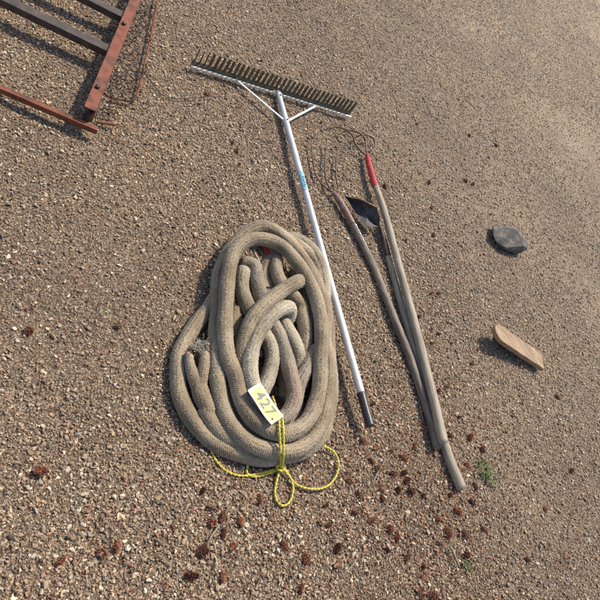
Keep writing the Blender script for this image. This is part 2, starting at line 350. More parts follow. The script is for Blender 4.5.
def gz_np(P):
    return np.array([gz(x, y) for x, y in P])
def scatter_pebbles():
    pts = []
    # dense where the camera looks (a diamond on the ground) and a margin around it, thinner beyond
    def cand(n, x0, x1, y0, y1): return np.stack([rng.uniform(x0, x1, n), rng.uniform(y0, y1, n)], 1)
    x0, x1, y0, y1 = -2.6, 2.6, -0.3, 9.5
    dens = 36000; P = cand(int(dens * (x1 - x0) * (y1 - y0)), x0, x1, y0, y1)
    X, Y = P[:, 0], P[:, 1]
    half = np.interp(Y, [-0.3, 1.6, 9.5], [0.6, 2.2, 0.55])
    wgt = np.where(np.abs(X) < half, 1.0, 0.15)
    wgt *= np.interp(Y, [0.3, 1.5, 2.5, 4.5, 9.5], [1.0, 1.0, 0.85, 0.4, 0.12])
    wgt *= np.interp(X + 0.25 * (Y - 2), [0.4, 1.4], [1.0, 0.8])
    cl = np.array([noise.noise((x * 1.1, y * 1.1, 3.3)) for x, y in P[::1]]) 
    wgt *= np.clip(0.9 + 0.9 * cl, 0.3, 1.0)
    # compacted, sandier ground to the right of the handles
    P = P[rng.random(len(P)) < wgt]
    n = len(P); print('pebbles', n)
    sz = np.clip(np.exp(rng.normal(math.log(0.0032), 0.42, n)), 0.0014, 0.009)
    big = rng.random(n) < 0.0015; sz[big] = rng.uniform(0.007, 0.012, big.sum())
    SC = np.stack([sz * rng.uniform(0.8, 1.35, n), sz * rng.uniform(0.7, 1.1, n), sz * rng.uniform(0.5, 0.85, n)], 1)
    ROT = np.stack([rng.normal(0, 0.35, n), rng.normal(0, 0.35, n), rng.uniform(0, 2 * PI, n)], 1)
    Z = gz_np(P) + SC[:, 2] * rng.uniform(0.1, 0.9, n)
    o = instancer('gravel', np.column_stack([P, Z]), ROT, SC, rng.integers(0, 12, n), [pebble_shape(k) for k in range(12)], None)
    tag(o, kind='stuff', label='small tan and grey gravel stones covering the ground', cat='gravel')
scatter_pebbles()

# loose debris: crumbled cone scales and leaf crumbs
def scale_shape(k):
    bm = bmesh.new(); rr = random.Random(k + 50)
    pts = [(0, -.9), (.5, -.5), (.8, .1), (.45, .8), (-.1, 1.0), (-.6, .6), (-.8, 0), (-.4, -.6)]
    top = [bm.verts.new((x * rr.uniform(.7, 1.1), y * rr.uniform(.8, 1.2), 0.6 * (x * x) + rr.uniform(0, .5))) for x, y in pts]
    bot = [bm.verts.new((v.co.x, v.co.y, v.co.z - 0.15)) for v in top]
    bm.faces.new(top); bm.faces.new(bot[::-1])
    for i in range(8): bm.faces.new([top[i], bot[i], bot[(i + 1) % 8], top[(i + 1) % 8]])
    me = bpy.data.meshes.new('crumb_shape'); bm.to_mesh(me); bm.free(); me.materials.append(M['cone']); return me
def scatter_crumbs():
    cs = []
    for (px, py, sp, n) in ((400, 480, 55, 330), (430, 570, 60, 300), (360, 540, 70, 260), (230, 530, 45, 140), (470, 470, 40, 160), (120, 550, 30, 60), (430, 340, 40, 90), (390, 420, 40, 120), (430, 200, 50, 50), (540, 540, 50, 150), (235, 150, 22, 25), (200, 440, 90, 120), (150, 300, 60, 60), (330, 60, 120, 60)):
        c = at(px, py); rad = (at(px + sp, py) - c).length
        for _ in range(int(n * (2.6 if px > 350 and py > 400 else 1.6))):
            x, y = c.x + random.gauss(0, rad), c.y + random.gauss(0, rad)
            cs.append((x, y, gz(x, y) + 0.006))
    P = np.array(cs); n = len(P); sz = rng.uniform(0.0018, 0.0055, n) 
    SC = np.stack([sz, sz * rng.uniform(0.6, 1.6, n), sz], 1)
    ROT = np.stack([rng.normal(0, .6, n), rng.normal(0, .6, n), rng.uniform(0, 6.28, n)], 1)
    o = instancer('cone_crumbs', P, ROT, SC, rng.integers(0, 5, n), [scale_shape(k) for k in range(5)], None)
    tag(o, kind='stuff', label='reddish brown crumbled cone scales strewn over the gravel', cat='debris')
scatter_crumbs()
def scatter_straw():
    bm = bmesh.new(); a = [bm.verts.new((x, y, z)) for x in (-1, 0, 1) for y, z in ((-.05, 0), (.05, 0), (0, .08))]
    for v in a[3:6]: v.co.y += .12
    for i in range(2):
        for j in range(3): bm.faces.new([a[3 * i + j], a[3 * i + (j + 1) % 3], a[3 * i + 3 + (j + 1) % 3], a[3 * i + 3 + j]])
    me = bpy.data.meshes.new('straw_shape'); bm.to_mesh(me); bm.free()
    m, nt, b = new_mat('dry_straw'); oi = N(nt, 'ShaderNodeObjectInfo').outputs['Random']
    nt.links.new(ramp(nt, oi, [(0, (0.09, 0.05, 0.03)), (0.5, (0.24, 0.17, 0.1)), (1, (0.45, 0.37, 0.25))]), b.inputs['Base Color']); me.materials.append(m)
    n = 1500; P = np.stack([rng.uniform(-2, 2.2, n), rng.uniform(.2, 5, n)], 1); L = rng.uniform(.005, .02, n)
    k = rng.random(n) < .4; P[k] = np.stack([rng.normal(.75, .5, k.sum()), rng.normal(1.35, .45, k.sum())], 1)
    o = instancer('straw_litter', np.column_stack([P, gz_np(P) + .006]), np.stack([rng.normal(0, .3, n), rng.normal(0, .15, n), rng.uniform(0, 6.28, n)], 1), np.stack([L, np.full(n, .011), np.full(n, .011)], 1), np.zeros(n), [me], None)
    tag(o, kind='stuff', label='short dry needles and straw bits lying in the gravel', cat='litter')
scatter_straw()

# ------------------------------------------------------------------ landscape rake, teeth up
ZB = 0.022
hl, hr, hm = at(190.5, 67, ZB), at(350.5, 117.5, ZB), at(277.5, 95.5, ZB)
u = (hr - hl).normalized(); L_ = (hr - hl).length
mid = hl + u * (hm - hl).dot(u)
pn = Vector((-u.y, u.x, 0))            # away from the camera
if pn.y < 0: pn = -pn
rake = empty('landscape_rake', (mid.x, mid.y, 0), 'wide aluminium landscape rake lying teeth up with long pale handle and black grip', 'rake')
cb = (hl + hr) / 2
box('head_lip', cb - pn * 0.0005 + Vector((0, 0, .004)), u * L_, pn * 0.0115, Vector((0, 0, 0.009)), M['alu_cast'], rake, 0.002)
sl_ = (pn * 0.5 + Vector((0, 0, 0.866)))
box('head_plate', cb + pn * 0.009 + sl_ * 0.013, u * (L_ - .004), sl_ * 0.026, sl_.cross(u) * 0.004, M['olive'], rake, 0.001)
NT = 36
for k in range(NT):
    t = (k + 0.5) / NT; thin = k < 3
    b0 = hl + u * (L_ * t) + pn * 0.020
    wd = 0.005 if thin else 0.0132
    bm = bmesh.new(); prof = [(-.5, 0.0, 1.0), (.5, 0.0, 1.0)]
    lean = random.uniform(-0.002, 0.002); hgt = 0.089 + random.uniform(-0.002, 0.002)
    rows = []
    for (z, ww) in ((0.018, 1.0), (0.05, 1.0), (hgt - 0.006, 0.95), (hgt, 0.6)):
        rows.append([bm.verts.new(b0 + u * (a * wd * ww + lean * z / 0.1) + pn * (d * 0.006 * (1 if z < .07 else .6)) + Vector((0, 0, z)))
                     for a, d in ((-.5, -.5), (-.15, -.9), (.15, -.9), (.5, -.5), (.5, .5), (-.5, .5))])
    for a, b in zip(rows, rows[1:]):
        for i in range(6): bm.faces.new([a[i], a[(i + 1) % 6], b[(i + 1) % 6], b[i]])
    bm.faces.new(rows[0][::-1]); bm.faces.new(rows[-1])
    bmesh.ops.recalc_face_normals(bm, faces=bm.faces)
    me = bpy.data.meshes.new('tooth'); bm.to_mesh(me); bm.free(); link('tooth', me, M['olive'], rake, False)
hs = mid + pn * 0.004 + Vector((0, 0, 0.009)); grip_end = at(370.3, 426.5, 0.052); gs = grip_end.lerp(hs, 0.105)
gs = at(361.5, 393, 0.051)
dirn = (grip_end - hs).normalized(); Lh = (grip_end - hs).length
Lg = (gs - hs).dot(dirn)
tube('handle', [hs, hs + dirn * (Lg * .5), hs + dirn * (Lg + 0.01)], 0.0145, M['alu'], rake, step=0.02, seg=28)
g0, g1 = hs + dirn * Lg, grip_end
tube('grip', [(*g0, .0162), (*g0.lerp(g1, .03), .0168), (*g0.lerp(g1, .5), .0158), (*g0.lerp(g1, .95), .0168), (*g1, .0166)], 0, M['grip'], rake, step=0.006, seg=28,
     disp=lambda s, a, C: 0.0004 * np.sin(a * 14) * (np.sin(s * 60) > -2))
jb = at(282, 120.5, ZB + .012)
jb = hs + dirn * (jb - hs).dot(dirn)
for px, py in ((234.5, 81), (317.7, 107.3)):
    e = at(px, py, ZB + 0.002); e = hl + u * (e - hl).dot(u) + pn * 0.008 + Vector((0, 0, 0.0085))
    d = (jb - e).normalized()
    tube('brace', [e, e.lerp(jb, .5), jb - d * 0.002], 0.0066, M['alu'], rake, step=0.03, seg=10, flat=0.5)
    link('bolt', tube_mesh('bolt', [e, e + Vector((0, 0, .007))], 0.006, step=.002, seg=8, cap_round=.003), M['dark_steel'], rake)
for q in (0.022, 0.03):
    p = hs + dirn * q + Vector((0, 0, 0.0138))
for p in (hs + dirn * 0.035, jb):
    link('bolt', tube_mesh('bolt', [p + Vector((0, 0, 0.012)), p + Vector((0, 0, .0185))], 0.0045, step=.002, seg=8, cap_round=.003), M['dark_steel'], rake)
# end cap sleeve where the handle meets the head
box('socket_bracket', mid + pn * 0.010 + Vector((0, 0, 0.006)), u * 0.05, pn * 0.016, Vector((0, 0, 0.008)), M['alu_cast'], rake, 0.002)

def patch_on_tube(name, p0, d, s0, s1, r, a0, a1, mat, parent, n=10):
    """curved rectangle just above a straight tube; angle 0 is up, positive towards +X"""
    side = Vector((0, 0, 1)).cross(d).normalized(); up = d.cross(side).normalized()
    if up.z < 0: up = -up
    if side.x < 0: side = -side
    V = []; Fs = []; TCv = []
    for i in range(2):
        for k in range(n + 1):
            a = a0 + (a1 - a0) * k / n; s = s1 if i else s0
            for rr in (r, r + 0.0007):
                V.append(p0 + d * s + (up * math.cos(a) + side * math.sin(a)) * rr); TCv.append((rr * math.cos(a), rr * math.sin(a), s))
    W = 2 * (n + 1)
    for k in range(n):
        a, b = 2 * k, 2 * k + 2
        Fs += [(a + 1, b + 1, W + b + 1, W + a + 1), (a, W + a, W + b, b), (a, b, b + 1, a + 1), (W + a, W + a + 1, W + b + 1, W + b)]
    Fs += [(0, 1, W + 1, W), (2 * n, W + 2 * n, W + 2 * n + 1, 2 * n + 1)]
    me = bpy.data.meshes.new(name); me.from_pydata(V, [], Fs); me.update()
    x = me.attributes.new('tc', 'FLOAT_VECTOR', 'POINT'); x.data.foreach_set('vector', np.array(TCv, np.float32).ravel())
    return link(name, me, mat, parent, False)
def s_on(px, py, p0, d, z):
    q = at(px, py, z); return (q - p0).dot(d)
sA, sB = s_on(301, 172, hs, dirn, .044), s_on(305.5, 191, hs, dirn, .044)
st = patch_on_tube('sticker', hs, dirn, sA, sB, 0.0147, -1.4, 0.7, M['blue'], rake)
for k in range(6):
    ss = sA + (sB - sA) * (0.3 + 0.1 * k)
    o = patch_on_tube('sticker_print', hs, dirn, ss, ss + 0.006, 0.0156, -0.45 + 0.12 * (k % 2), 0.15 - 0.1 * (k % 3), M['navy'], rake, 4)

# ------------------------------------------------------------------ hay fork
def chain(lst): return [at(*p) for p in lst]
fork = empty('hay_fork', at(365, 260), 'rusty long-tined hay fork with a bent grey wooden handle beside the white rake handle', 'fork')
hp = [(351.5, 222.5, .021), (362, 243, .020), (374, 268, .020), (385, 295, .020), (397, 325, .022), (409, 355, .021), (421, 390, .021), (430.5, 420, .022), (438, 449, .024)]
rads = [.0155, .016, .0165, .0165, .0165, .0168, .017, .0175, .018]
tube('handle', [(*at(*p), r) for p, r in zip(hp, rads)], 0, M['dark_wood'], fork, step=0.008, seg=24, cap_round=0.008,
     disp=lambda s, a, C: 0.0005 * np.sin(s * 90 + 2 * a) + 0.0004 * np.sin(3 * a + s * 7))
fp = [(332.5, 192, .020), (337.5, 198, .021), (344, 208.5, .021), (352.5, 225, .021)]
tube('ferrule', [(*at(*p), r) for p, r in zip(fp, [.0085, .014, .0168, .0178])], 0, M['brown_socket'], fork, step=0.005, seg=24, cap_round=.003)
for tp in ([(332.5, 192, .020), (322, 184, .014), (315.5, 174, .012), (313, 160, .014), (312, 148, .02), (311.3, 139, .03)],
           [(333, 192, .020), (328.5, 186, .016), (325.5, 176, .014), (325.2, 160, .016), (326.5, 146, .024), (327, 138, .034)],
           [(333, 192, .020), (338.5, 189, .016), (336.5, 180, .014), (336, 170, .015), (337, 157, .02), (338.5, 142.5, .032)]):
    P = chain(tp); n = len(P)
    tube('tine', [(*p, .0050 - .0026 * (k / (n - 1))**2) for k, p in enumerate(P)], 0, M['tine'], fork, step=0.006, seg=10, cap_round=.003)
# flaked white paint marks on the fork handle
P0 = at(*hp[0]); Hd = at(*hp[2]) - P0; Hd.normalize()
ang = 0.25
for (sx, ln, a0, a1) in ((0.020, .010, -.1, .5), (0.033, .006, .0, .42), (0.047, .012, .05, .35), (0.066, .014, -.05, .3), (0.088, .006, .1, .5), (0.10, .012, .0, .3), (0.125, .014, .1, .45), (0.15, .005, .1, .3)):
    k = min(1.0, sx / 0.17)
    patch_on_tube('paint_fleck', P0 + Vector((0, 0, 0.0)), Hd, sx, sx + ln, 0.0166, a0, a1, M['paint_white'], fork, 4)

# ------------------------------------------------------------------ hoe with dark pointed blade, under the cultivator
hoe = empty('garden_hoe', at(375, 215), 'long-handled hoe with dark pointed steel blade, its handle lying under the pale red-socketed one', 'hoe')
hh = [(387.5, 254, .019), (391, 267, .019), (399.5, 298, .019), (410.5, 336, .019), (424, 382, .019), (443, 440, .019), (453, 468, .019), (462.5, 490, .020)]
hr_ = [.0125, .014, .0155, .0165, .017, .0185, .0193, .0198]
tube('handle', [(*at(*p), r) for p, r in zip(hh, hr_)], 0, M['ash'], hoe, step=0.008, seg=26, cap_round=0.007,
     disp=lambda s, a, C: 0.0004 * np.sin(s * 60 + 2 * a))
tube('socket', [(*at(375.5, 214, .048), .0065), (*at(379, 224, .036), .009), (*at(383, 237, .022), .0125), (*at(388.3, 257, .0195), .0150)], 0, M['dark_steel'], hoe, step=0.005, seg=20, cap_round=.003)
def blade():
    # outline of the plate in its own frame: corner positions in the place, curved across
    cor = [at(345.5, 196.5, .012), at(361, 199.5, .075), at(377, 207.5, .095), at(380, 219, .075), at(379, 227, .045), at(366.5, 226.5, .040), at(355, 212, .022)]
    c = sum(cor, Vector()) / len(cor); nrm = Vector((0, 0, 0))
    for i in range(len(cor)): nrm += (cor[i] - c).cross(cor[(i + 1) % len(cor)] - c)
    nrm.normalize()
    if nrm.y > 0: nrm = -nrm
    out, C4 = [], None
    n = 64; pts = []
    ring = cor + [cor[0]]
    d = [0]
    for a, b in zip(ring, ring[1:]): d.append(d[-1] + (b - a).length)
    for k in range(n):
        s = d[-1] * k / n; j = max(i for i in range(len(cor)) if d[i] <= s); f = (s - d[j]) / (d[j + 1] - d[j]); pts.append(ring[j].lerp(ring[j + 1], f))
    bm = bmesh.new(); R_ = 8; rows = []
    for side in (0, 1):
        for q in range(1, R_ + 1):
            row = []
            for p in pts:
                t = q / R_; x = c.lerp(p, t); bow = -0.016 * (1 - t * t)
                row.append(bm.verts.new(x + nrm * (bow + (0.0022 if side else -0.0022))))
            rows.append(row)
    cc = [bm.verts.new(c + nrm * (-0.016 + (0.0022 if s else -0.0022))) for s in (0, 1)]
    for side in (0, 1):
        rr = rows[side * R_:(side + 1) * R_]
        for i in range(n): bm.faces.new([cc[side], rr[0][i], rr[0][(i + 1) % n]])
        for a, b in zip(rr, rr[1:]):
            for i in range(n): bm.faces.new([a[i], b[i], b[(i + 1) % n], a[(i + 1) % n]])
    a, b = rows[R_ - 1], rows[-1]
    for i in range(n): bm.faces.new([a[i], b[i], b[(i + 1) % n], a[(i + 1) % n]])
    bmesh.ops.recalc_face_normals(bm, faces=bm.faces)
    me = bpy.data.meshes.new('blade'); bm.to_mesh(me); bm.free()
    o = link('blade', me, M['blade'], hoe); 
    try: me.set_sharp_from_angle(angle=R(40))
    except Exception: pass
    tube('worn_rim', [(*(cor[0] + Vector((0, 0, .001))), .0022), (*cor[0].lerp(cor[1], .5), .0034), (*cor[1], .004), (*cor[2], .0038)], 0, M['rust_edge'], hoe, step=.005, seg=10, cap_round=.003)
blade()

# ------------------------------------------------------------------ cultivator with red socket, on top
cul = empty('hand_cultivator', at(368, 160), 'curved-tine cultivator with red painted socket and long pale wooden handle', 'cultivator')
ch_ = [(374.8, 184, .040), (385, 214, .045), (396, 255, .050), (409, 303, .055), (421.5, 350, .055), (432.5, 395, .055), (443.8, 444.5, .055)]
cr_ = [.0155, .0168, .017, .0175, .018, .0185, .0195]
tube('handle', [(*at(*p), r) for p, r in zip(ch_, cr_)], 0, M['ash'], cul, step=0.008, seg=28, cap_round=0.006,
     disp=lambda s, a, C: 0.0003 * np.sin(s * 40 + 2 * a))
tube('socket', [(*at(367, 153.5, .032), .0085), (*at(368.2, 160, .034), .0135), (*at(371, 172, .037), .0152), (*at(375.6, 187.5, .040), .0172)], 0, M['red_paint'], cul, step=0.005, seg=24, cap_round=.003)
for tp in ([(367, 156, .032), (361, 151, .03), (355.5, 143.5, .03), (353.5, 137.5, .04), (350, 132.5, .055), (344, 129, .045), (336, 127.3, .025), (326.5, 128.3, .008)],
           [(367, 156, .032), (366.3, 149, .034), (365.5, 142, .042), (363, 136, .058), (357, 132, .05), (349, 130.8, .028), (342, 131.8, .008)],
           [(367, 156, .032), (371, 153, .03), (375, 146, .03), (374, 139.5, .04), (368.5, 135.3, .055), (361, 135.2, .042), (355, 138, .02), (352, 142, .006)]):
    P = chain(tp); n = len(P)
    tube('tine', [(*p, .0050 - .002 * (k / (n - 1))**2) for k, p in enumerate(P)], 0, M['tine'], cul, step=0.005, seg=10, cap_round=.003)

# ------------------------------------------------------------------ knitted hose pile
HR = 0.0250
def knit(seed, amp=0.0019, row=0.0064, cols=13):
    ph = seed * 1.7
    def f(s, a, C):
        v = a / (2 * PI) * cols
        tri = np.abs((v % 1.0) - 0.5) * 2
        ch = np.sin(2 * PI * (s / row + 0.55 * tri))
        colw = 0.35 + 0.65 * np.sin(PI * (v % 1.0))
        big = 0.0011 * np.sin(s * 17 + ph + a) + 0.0009 * np.sin(s * 41 + ph * 2 - 2 * a)
        nz = 0.0028 * (rng.random(ch.shape) - 0.5)
        return amp * ch * colw + big + nz
    return f
ZS = 0.9
def Z4(x, y, z, r=None): z = max(.026, z * ZS); p = at(160 + x / 3.158, 210 + y / 3.158, z); return (*p, r or HR)
def Z5(x, y, z, r=None): z = max(.026, z * ZS); p = at(160 + x / 3.0, 330 + y / 3.0, z); return (*p, r or HR)
def Z7(x, y, z, r=None): z = max(.026, z * ZS); p = at(240 + x / 6.0, 220 + y / 6.0, z); return (*p, r or HR)
def Z8(x, y, z, r=None): z = max(.026, z * ZS); p = at(165 + x / 6.0, 320 + y / 6.0, z); return (*p, r or HR)
hose = empty('knitted_hose', at(255, 350), 'thick tan knitted hose coiled in an oval heap and tied with yellow cord', 'hose')
def strand(pts, mat='hose', seed=0, name='hose_loop', rnd=0.0, par=None):
    return tube(name, pts, 0, M[mat], par or hose, step=0.0015, seg=80, disp=knit(seed), cap_round=rnd)
# outermost run: left side -> bottom -> right side (on the ground)
strand([Z4(330, 62, .05), Z4(262, 90, .045), Z4(215, 160, .035), Z4(195, 240, .032), Z4(160, 300, .030), Z4(105, 372, .03), Z4(65, 450, .03), Z4(57, 520, .03), Z5(58, 190, .03), Z5(90, 262, .03), Z5(145, 322, .03), Z5(215, 362, .03), Z5(300, 384, .03),
        Z5(370, 380, .034), Z5(440, 358, .034), Z5(485, 310, .034), Z5(505, 240, .034), Z5(515, 160, .034), Z4(534, 470, .034), Z4(530, 380, .034), Z4(522, 290, .034), Z4(505, 215, .036), Z4(480, 150, .04), Z4(430, 108, .046), Z4(380, 80, .05), Z4(330, 62, .05)], 'hose', 1)
# second ring
strand([Z4(182, 235, .062), Z4(180, 330, .070), Z4(178, 430, .074), Z4(181, 520, .076), Z5(171, 150, .076), Z5(184, 220, .076), Z5(213, 286, .075), Z5(268, 336, .076), Z5(340, 362, .08), Z5(405, 360, .08), Z5(455, 330, .076), Z5(485, 275, .074), Z5(500, 200, .074),
        Z5(508, 110, .074), Z4(520, 420, .076), Z4(520, 330, .08), Z4(502, 250, .085), Z4(470, 180, .09), Z4(425, 120, .09), Z4(380, 78, .088), Z4(325, 54, .085), Z4(275, 68, .08), Z4(235, 110, .07), Z4(200, 170, .062), Z4(182, 235, .062)], 'hose', 2)
# inner top ring, the most complete oval
strand([Z5(325, 300, .11), Z5(275, 262, .11), Z5(242, 205, .11), Z4(238, 530, .11), Z4(214, 460, .112), Z4(206, 380, .114), Z4(208, 300, .115), Z4(213, 220, .118), Z4(232, 140, .12), Z4(275, 98, .122), Z4(330, 92, .124), Z4(388, 118, .126), Z4(436, 172, .126), Z4(476, 235, .124), Z4(502, 310, .118), Z4(511, 390, .112), Z4(507, 470, .108), Z5(479, 170, .104), Z5(462, 235, .104),
        Z5(430, 285, .106), Z5(380, 310, .11), Z5(325, 300, .11)], 'hose', 3)
# low ring between, seen at the left between the two and at the bottom
strand([Z4(235, 330, .06), Z4(225, 400, .05), Z4(225, 470, .045), Z5(205, 150, .045), Z5(212, 220, .045), Z5(250, 280, .05), Z5(310, 325, .05), Z5(390, 330, .05), Z5(440, 300, .05), Z5(470, 240, .05), Z5(482, 160, .05), Z5(490, 70, .05), Z4(490, 400, .05), Z4(478, 320, .055), Z4(455, 250, .06), Z4(420, 190, .06)], 'hose', 4)
# fat right-hand strands
strand([Z7(285, 110, .03), Z7(330, 112, .034), Z7(400, 150, .042), Z7(465, 230, .048), Z7(500, 330, .045), Z7(510, 430, .04), Z7(500, 540, .035), Z4(500, 400, .03), Z4(470, 500, .03)], 'hose_pale', 5)
# inner short runs
strand([Z4(262, 182, .07), Z4(258, 240, .08), Z4(276, 300, .08), Z4(310, 360, .07), Z4(345, 420, .075), Z4(354, 470, .08), Z4(340, 530, .075), Z4(318, 590, .07), Z5(320, 230, .06), Z5(350, 270, .05)], 'hose_pale', 6, rnd=.02)
strand([Z4(235, 310, .05), Z4(240, 350, .04), Z4(275, 400, .035), Z4(310, 470, .03)], 'hose', 7)
strand([Z4(268, 165, .055), Z4(300, 180, .075), Z4(308, 230, .08), Z4(322, 295, .078), Z4(350, 350, .082), Z4(378, 400, .09), Z4(398, 460, .095), Z4(412, 520, .098), Z5(398, 160, .1), Z5(402, 205, .1), Z5(385, 248, .1), Z5(345, 275, .09), Z5(310, 270, .07)], 'hose_pink', 8)
strand([Z7(150, 420, .035), Z7(140, 340, .04), Z7(160, 262, .05), Z7(210, 232, .07), Z7(215, 300, .082), Z7(250, 380, .085), Z7(320, 455, .075), Z7(372, 520, .07), Z4(450, 330, .068), Z4(460, 400, .06), Z4(455, 480, .045), Z4(445, 560, .04)], 'hose', 9)
strand([Z4(350, 200, .03), Z4(345, 270, .035), Z4(385, 345, .05), Z4(420, 410, .06), Z4(440, 470, .05), Z4(435, 540, .035), Z4(400, 600, .032)], 'hose_pale', 10)
strand([Z4(490, 440, .065), Z4(462, 505, .07), Z4(435, 560, .06), Z5(400, 240, .05), Z5(385, 290, .045)], 'hose_pale', 11)
# diagonal rough run lying over the middle and the bright bend below it
strand([Z4(480, 215, .07), Z4(430, 228, .118), Z4(375, 262, .135), Z4(318, 312, .138), Z4(278, 375, .128), Z4(262, 440, .115), Z4(262, 510, .1), Z4(278, 590, .09), Z5(280, 240, .08), Z5(320, 285, .07)], 'hose', 12)
strand([Z4(385, 372, .03), Z4(408, 335, .06), Z4(407, 309, .105), Z4(368, 322, .132), Z4(315, 378, .138), Z4(290, 440, .135), Z4(285, 510, .13), Z4(300, 575, .125), Z5(292, 225, .11), Z5(325, 262, .1), Z5(360, 270, .08)], 'hose_pale', 13)
# dark filler runs at the floor of the heap
strand([Z4(300, 240, .03), Z4(330, 320, .03), Z4(330, 420, .03), Z4(390, 520, .03), Z4(400, 590, .03)], 'hose', 14)
# forked, spliced end at the left, running down between the outer rings
fk = strand([Z8(203, 385, .062, .0235), Z8(222, 455, .060, .026), Z8(262, 545, .055), Z5(138, 250, .05), Z5(180, 305, .048), Z5(245, 348, .046), Z5(320, 362, .045)], 'hose', 15, 'forked_end', .01)
strand([Z8(143, 205, .070, .012), Z8(150, 270, .070, .0155), Z8(170, 340, .066, .018), Z8(205, 430, .060, .020)], 'hose', 16, 'fork_leg', .008, hose)
strand([Z8(236, 190, .078, .013), Z8(234, 260, .078, .0155), Z8(222, 335, .070, .018), Z8(208, 430, .060, .020)], 'hose', 17, 'fork_leg', .008, hose)
tube('knob', [Z8(128, 192, .068, .006), Z8(136, 205, .07, .0105), Z8(146, 216, .066, .006)], 0, M['brown_socket'], hose, step=.002, seg=16, cap_round=.005)
# frayed tuft: many short curled fibres
def fray():
    vs, fs = [], []
    for k in range(420):
        p = Vector(Z8(random.uniform(175, 262), random.gauss(160, 16), random.uniform(.065, .09))[:3])
        d = Vector((random.gauss(0, 1), random.gauss(0, 1), random.gauss(0.5, .7))).normalized(); L = random.uniform(.008, .02); side = d.cross(Vector((random.random(), random.random(), random.random()))).normalized() * .0011
        b = len(vs); q = p.copy()
        for j in range(4):
            vs += [q - side, q + side, q + d.cross(side).normalized() * .0014]; q = q + d * L / 3; d = (d + Vector((random.gauss(0, .5), random.gauss(0, .5), random.gauss(0, .5)))).normalized()
        for j in range(3):
            for i in range(3): fs.append((b + 3 * j + i, b + 3 * j + (i + 1) % 3, b + 3 * j + 3 + (i + 1) % 3, b + 3 * j + 3 + i))
    me = bpy.data.meshes.new('frayed_tuft'); me.from_pydata(vs, [], fs); me.update(); link('frayed_tuft', me, M['hose_pale'], hose)
fray()
tube('red_end', [Z7(145, 150, .075, .0085), Z7(160, 172, .075, .0105), Z7(178, 215, .07, .010), Z7(190, 260, .06, .010)], 0, M['red_paint'], hose, step=.004, seg=18, cap_round=.004)
tube('cord_end', [Z7(82, 172, .085, .0045), Z7(92, 205, .08, .0045), Z7(112, 245, .07, .0055), Z7(120, 290, .06, .006)], 0, M['hose_pale'], hose, step=.003, seg=12, cap_round=.004)
tube('brown_end', [Z7(312, 305, .085, .006), Z7(322, 318, .085, .0085), Z7(330, 335, .08, .007)], 0, M['plank'], hose, step=.002, seg=14, cap_round=.006)

# ------------------------------------------------------------------ yellow cord
cordo = empty('yellow_cord', at(281, 467, .01), 'thin yellow cord knotted round the bottom of the hose heap with loose loops', 'cord')
def cord(name, pts, r=0.0036):
    P = [at(160 + x / 3, 330 + y / 3, z + .005 if z < .015 else z * (.9 if z > .05 else 1)) for x, y, z in pts]
    return tube(name, P, r, M['cord'], cordo, step=.0012, seg=16, disp=lambda s, a, C: 0.0007 * np.cos(2 * (a - s * 2 * PI / .026)), cap_round=.003)
cord('tie', [(352, 240, .145), (357, 275, .145), (358, 300, .148), (360, 335, .135), (361, 362, .122), (362, 388, .09), (360, 412, .03)])
cord('tie', [(366, 250, .14), (369, 285, .146), (370, 305, .148), (371, 340, .134), (370, 370, .12), (368, 395, .08), (364, 414, .03)])
cord('tie', [(337, 198, .150), (345, 222, .15), (352, 250, .145), (357, 270, .14)])
cord('loose_loop', [(152, 352, .02), (158, 372, .008), (172, 397, .008), (198, 422, .009), (232, 436, .009), (270, 436, .009), (310, 428, .01), (345, 418, .014), (362, 412, .022)])
cord('loose_loop', [(268, 385, .03), (262, 412, .009), (262, 430, .009), (285, 440, .008), (320, 432, .01), (346, 422, .014), (360, 414, .02)])
cord('bow_loop', [(362, 412, .024), (354, 438, .014), (347, 465, .009), (345, 492, .008), (352, 515, .008), (368, 527, .008), (385, 520, .008), (396, 500, .008), (399, 472, .009), (392, 445, .012), (378, 422, .02), (366, 410, .026)])
cord('loose_loop', [(366, 412, .024), (382, 432, .014), (408, 462, .009), (440, 475, .008), (475, 477, .008), (505, 466, .008), (527, 440, .008), (536, 405, .008), (528, 375, .008), (510, 357, .012), (485, 346, .03), (470, 338, .05)])
cord('knot', [(350, 410, .02), (356, 402, .036), (368, 402, .04), (374, 412, .034), (366, 422, .03), (354, 418, .03), (352, 408, .036), (362, 404, .042), (372, 416, .03)], .0045)

# ------------------------------------------------------------------ numbered card
zt = .144
tl, tr, br_, bl_ = at(246.8, 390.7, zt), at(259.8, 382.6, zt), at(282.8, 416.6, zt - .004), at(270.8, 425.3, zt - .004)
cc_ = (tl + tr + br_ + bl_) / 4
along = ((br_ + bl_) / 2 - (tl + tr) / 2); Wd = ((tr + br_) / 2 - (tl + bl_) / 2); LT = along.length; along.normalize()
nz = along.cross(Wd).normalized(); 
if nz.z < 0: nz = -nz
upv = nz.cross(along).normalized(); WT = abs(Wd.dot(upv))
card = empty('number_tag', cc_, 'white card tag with yellow panel reading 427 on the hose heap', 'tag')
card.empty_display_size = .02
def card_sheet(name, w0, h0, zoff, thick, mat, offx=0.0):
    n = 64; V = []; Fs = []
    for i in range(n + 1):
        x = (i / n - .5) * w0 + offx; cur = 0.004 * (2 * x / LT)**2 - 0.0015 * math.sin(x * 60)
        for y in (-h0 / 2, h0 / 2):
            for t in (0, thick): V.append(cc_ + along * x + upv * y + nz * (cur + zoff + t))
    for i in range(n):
        a = 4 * i; b = a + 4
        Fs += [(a + 1, b + 1, b + 3, a + 3), (a, a + 2, b + 2, b), (a, b, b + 1, a + 1), (a + 2, a + 3, b + 3, b + 2)]
    Fs += [(0, 1, 3, 2), (4 * n, 4 * n + 2, 4 * n + 3, 4 * n + 1)]
    me = bpy.data.meshes.new(name); me.from_pydata(V, [], Fs); me.update(); return link(name, me, mat, card, False)
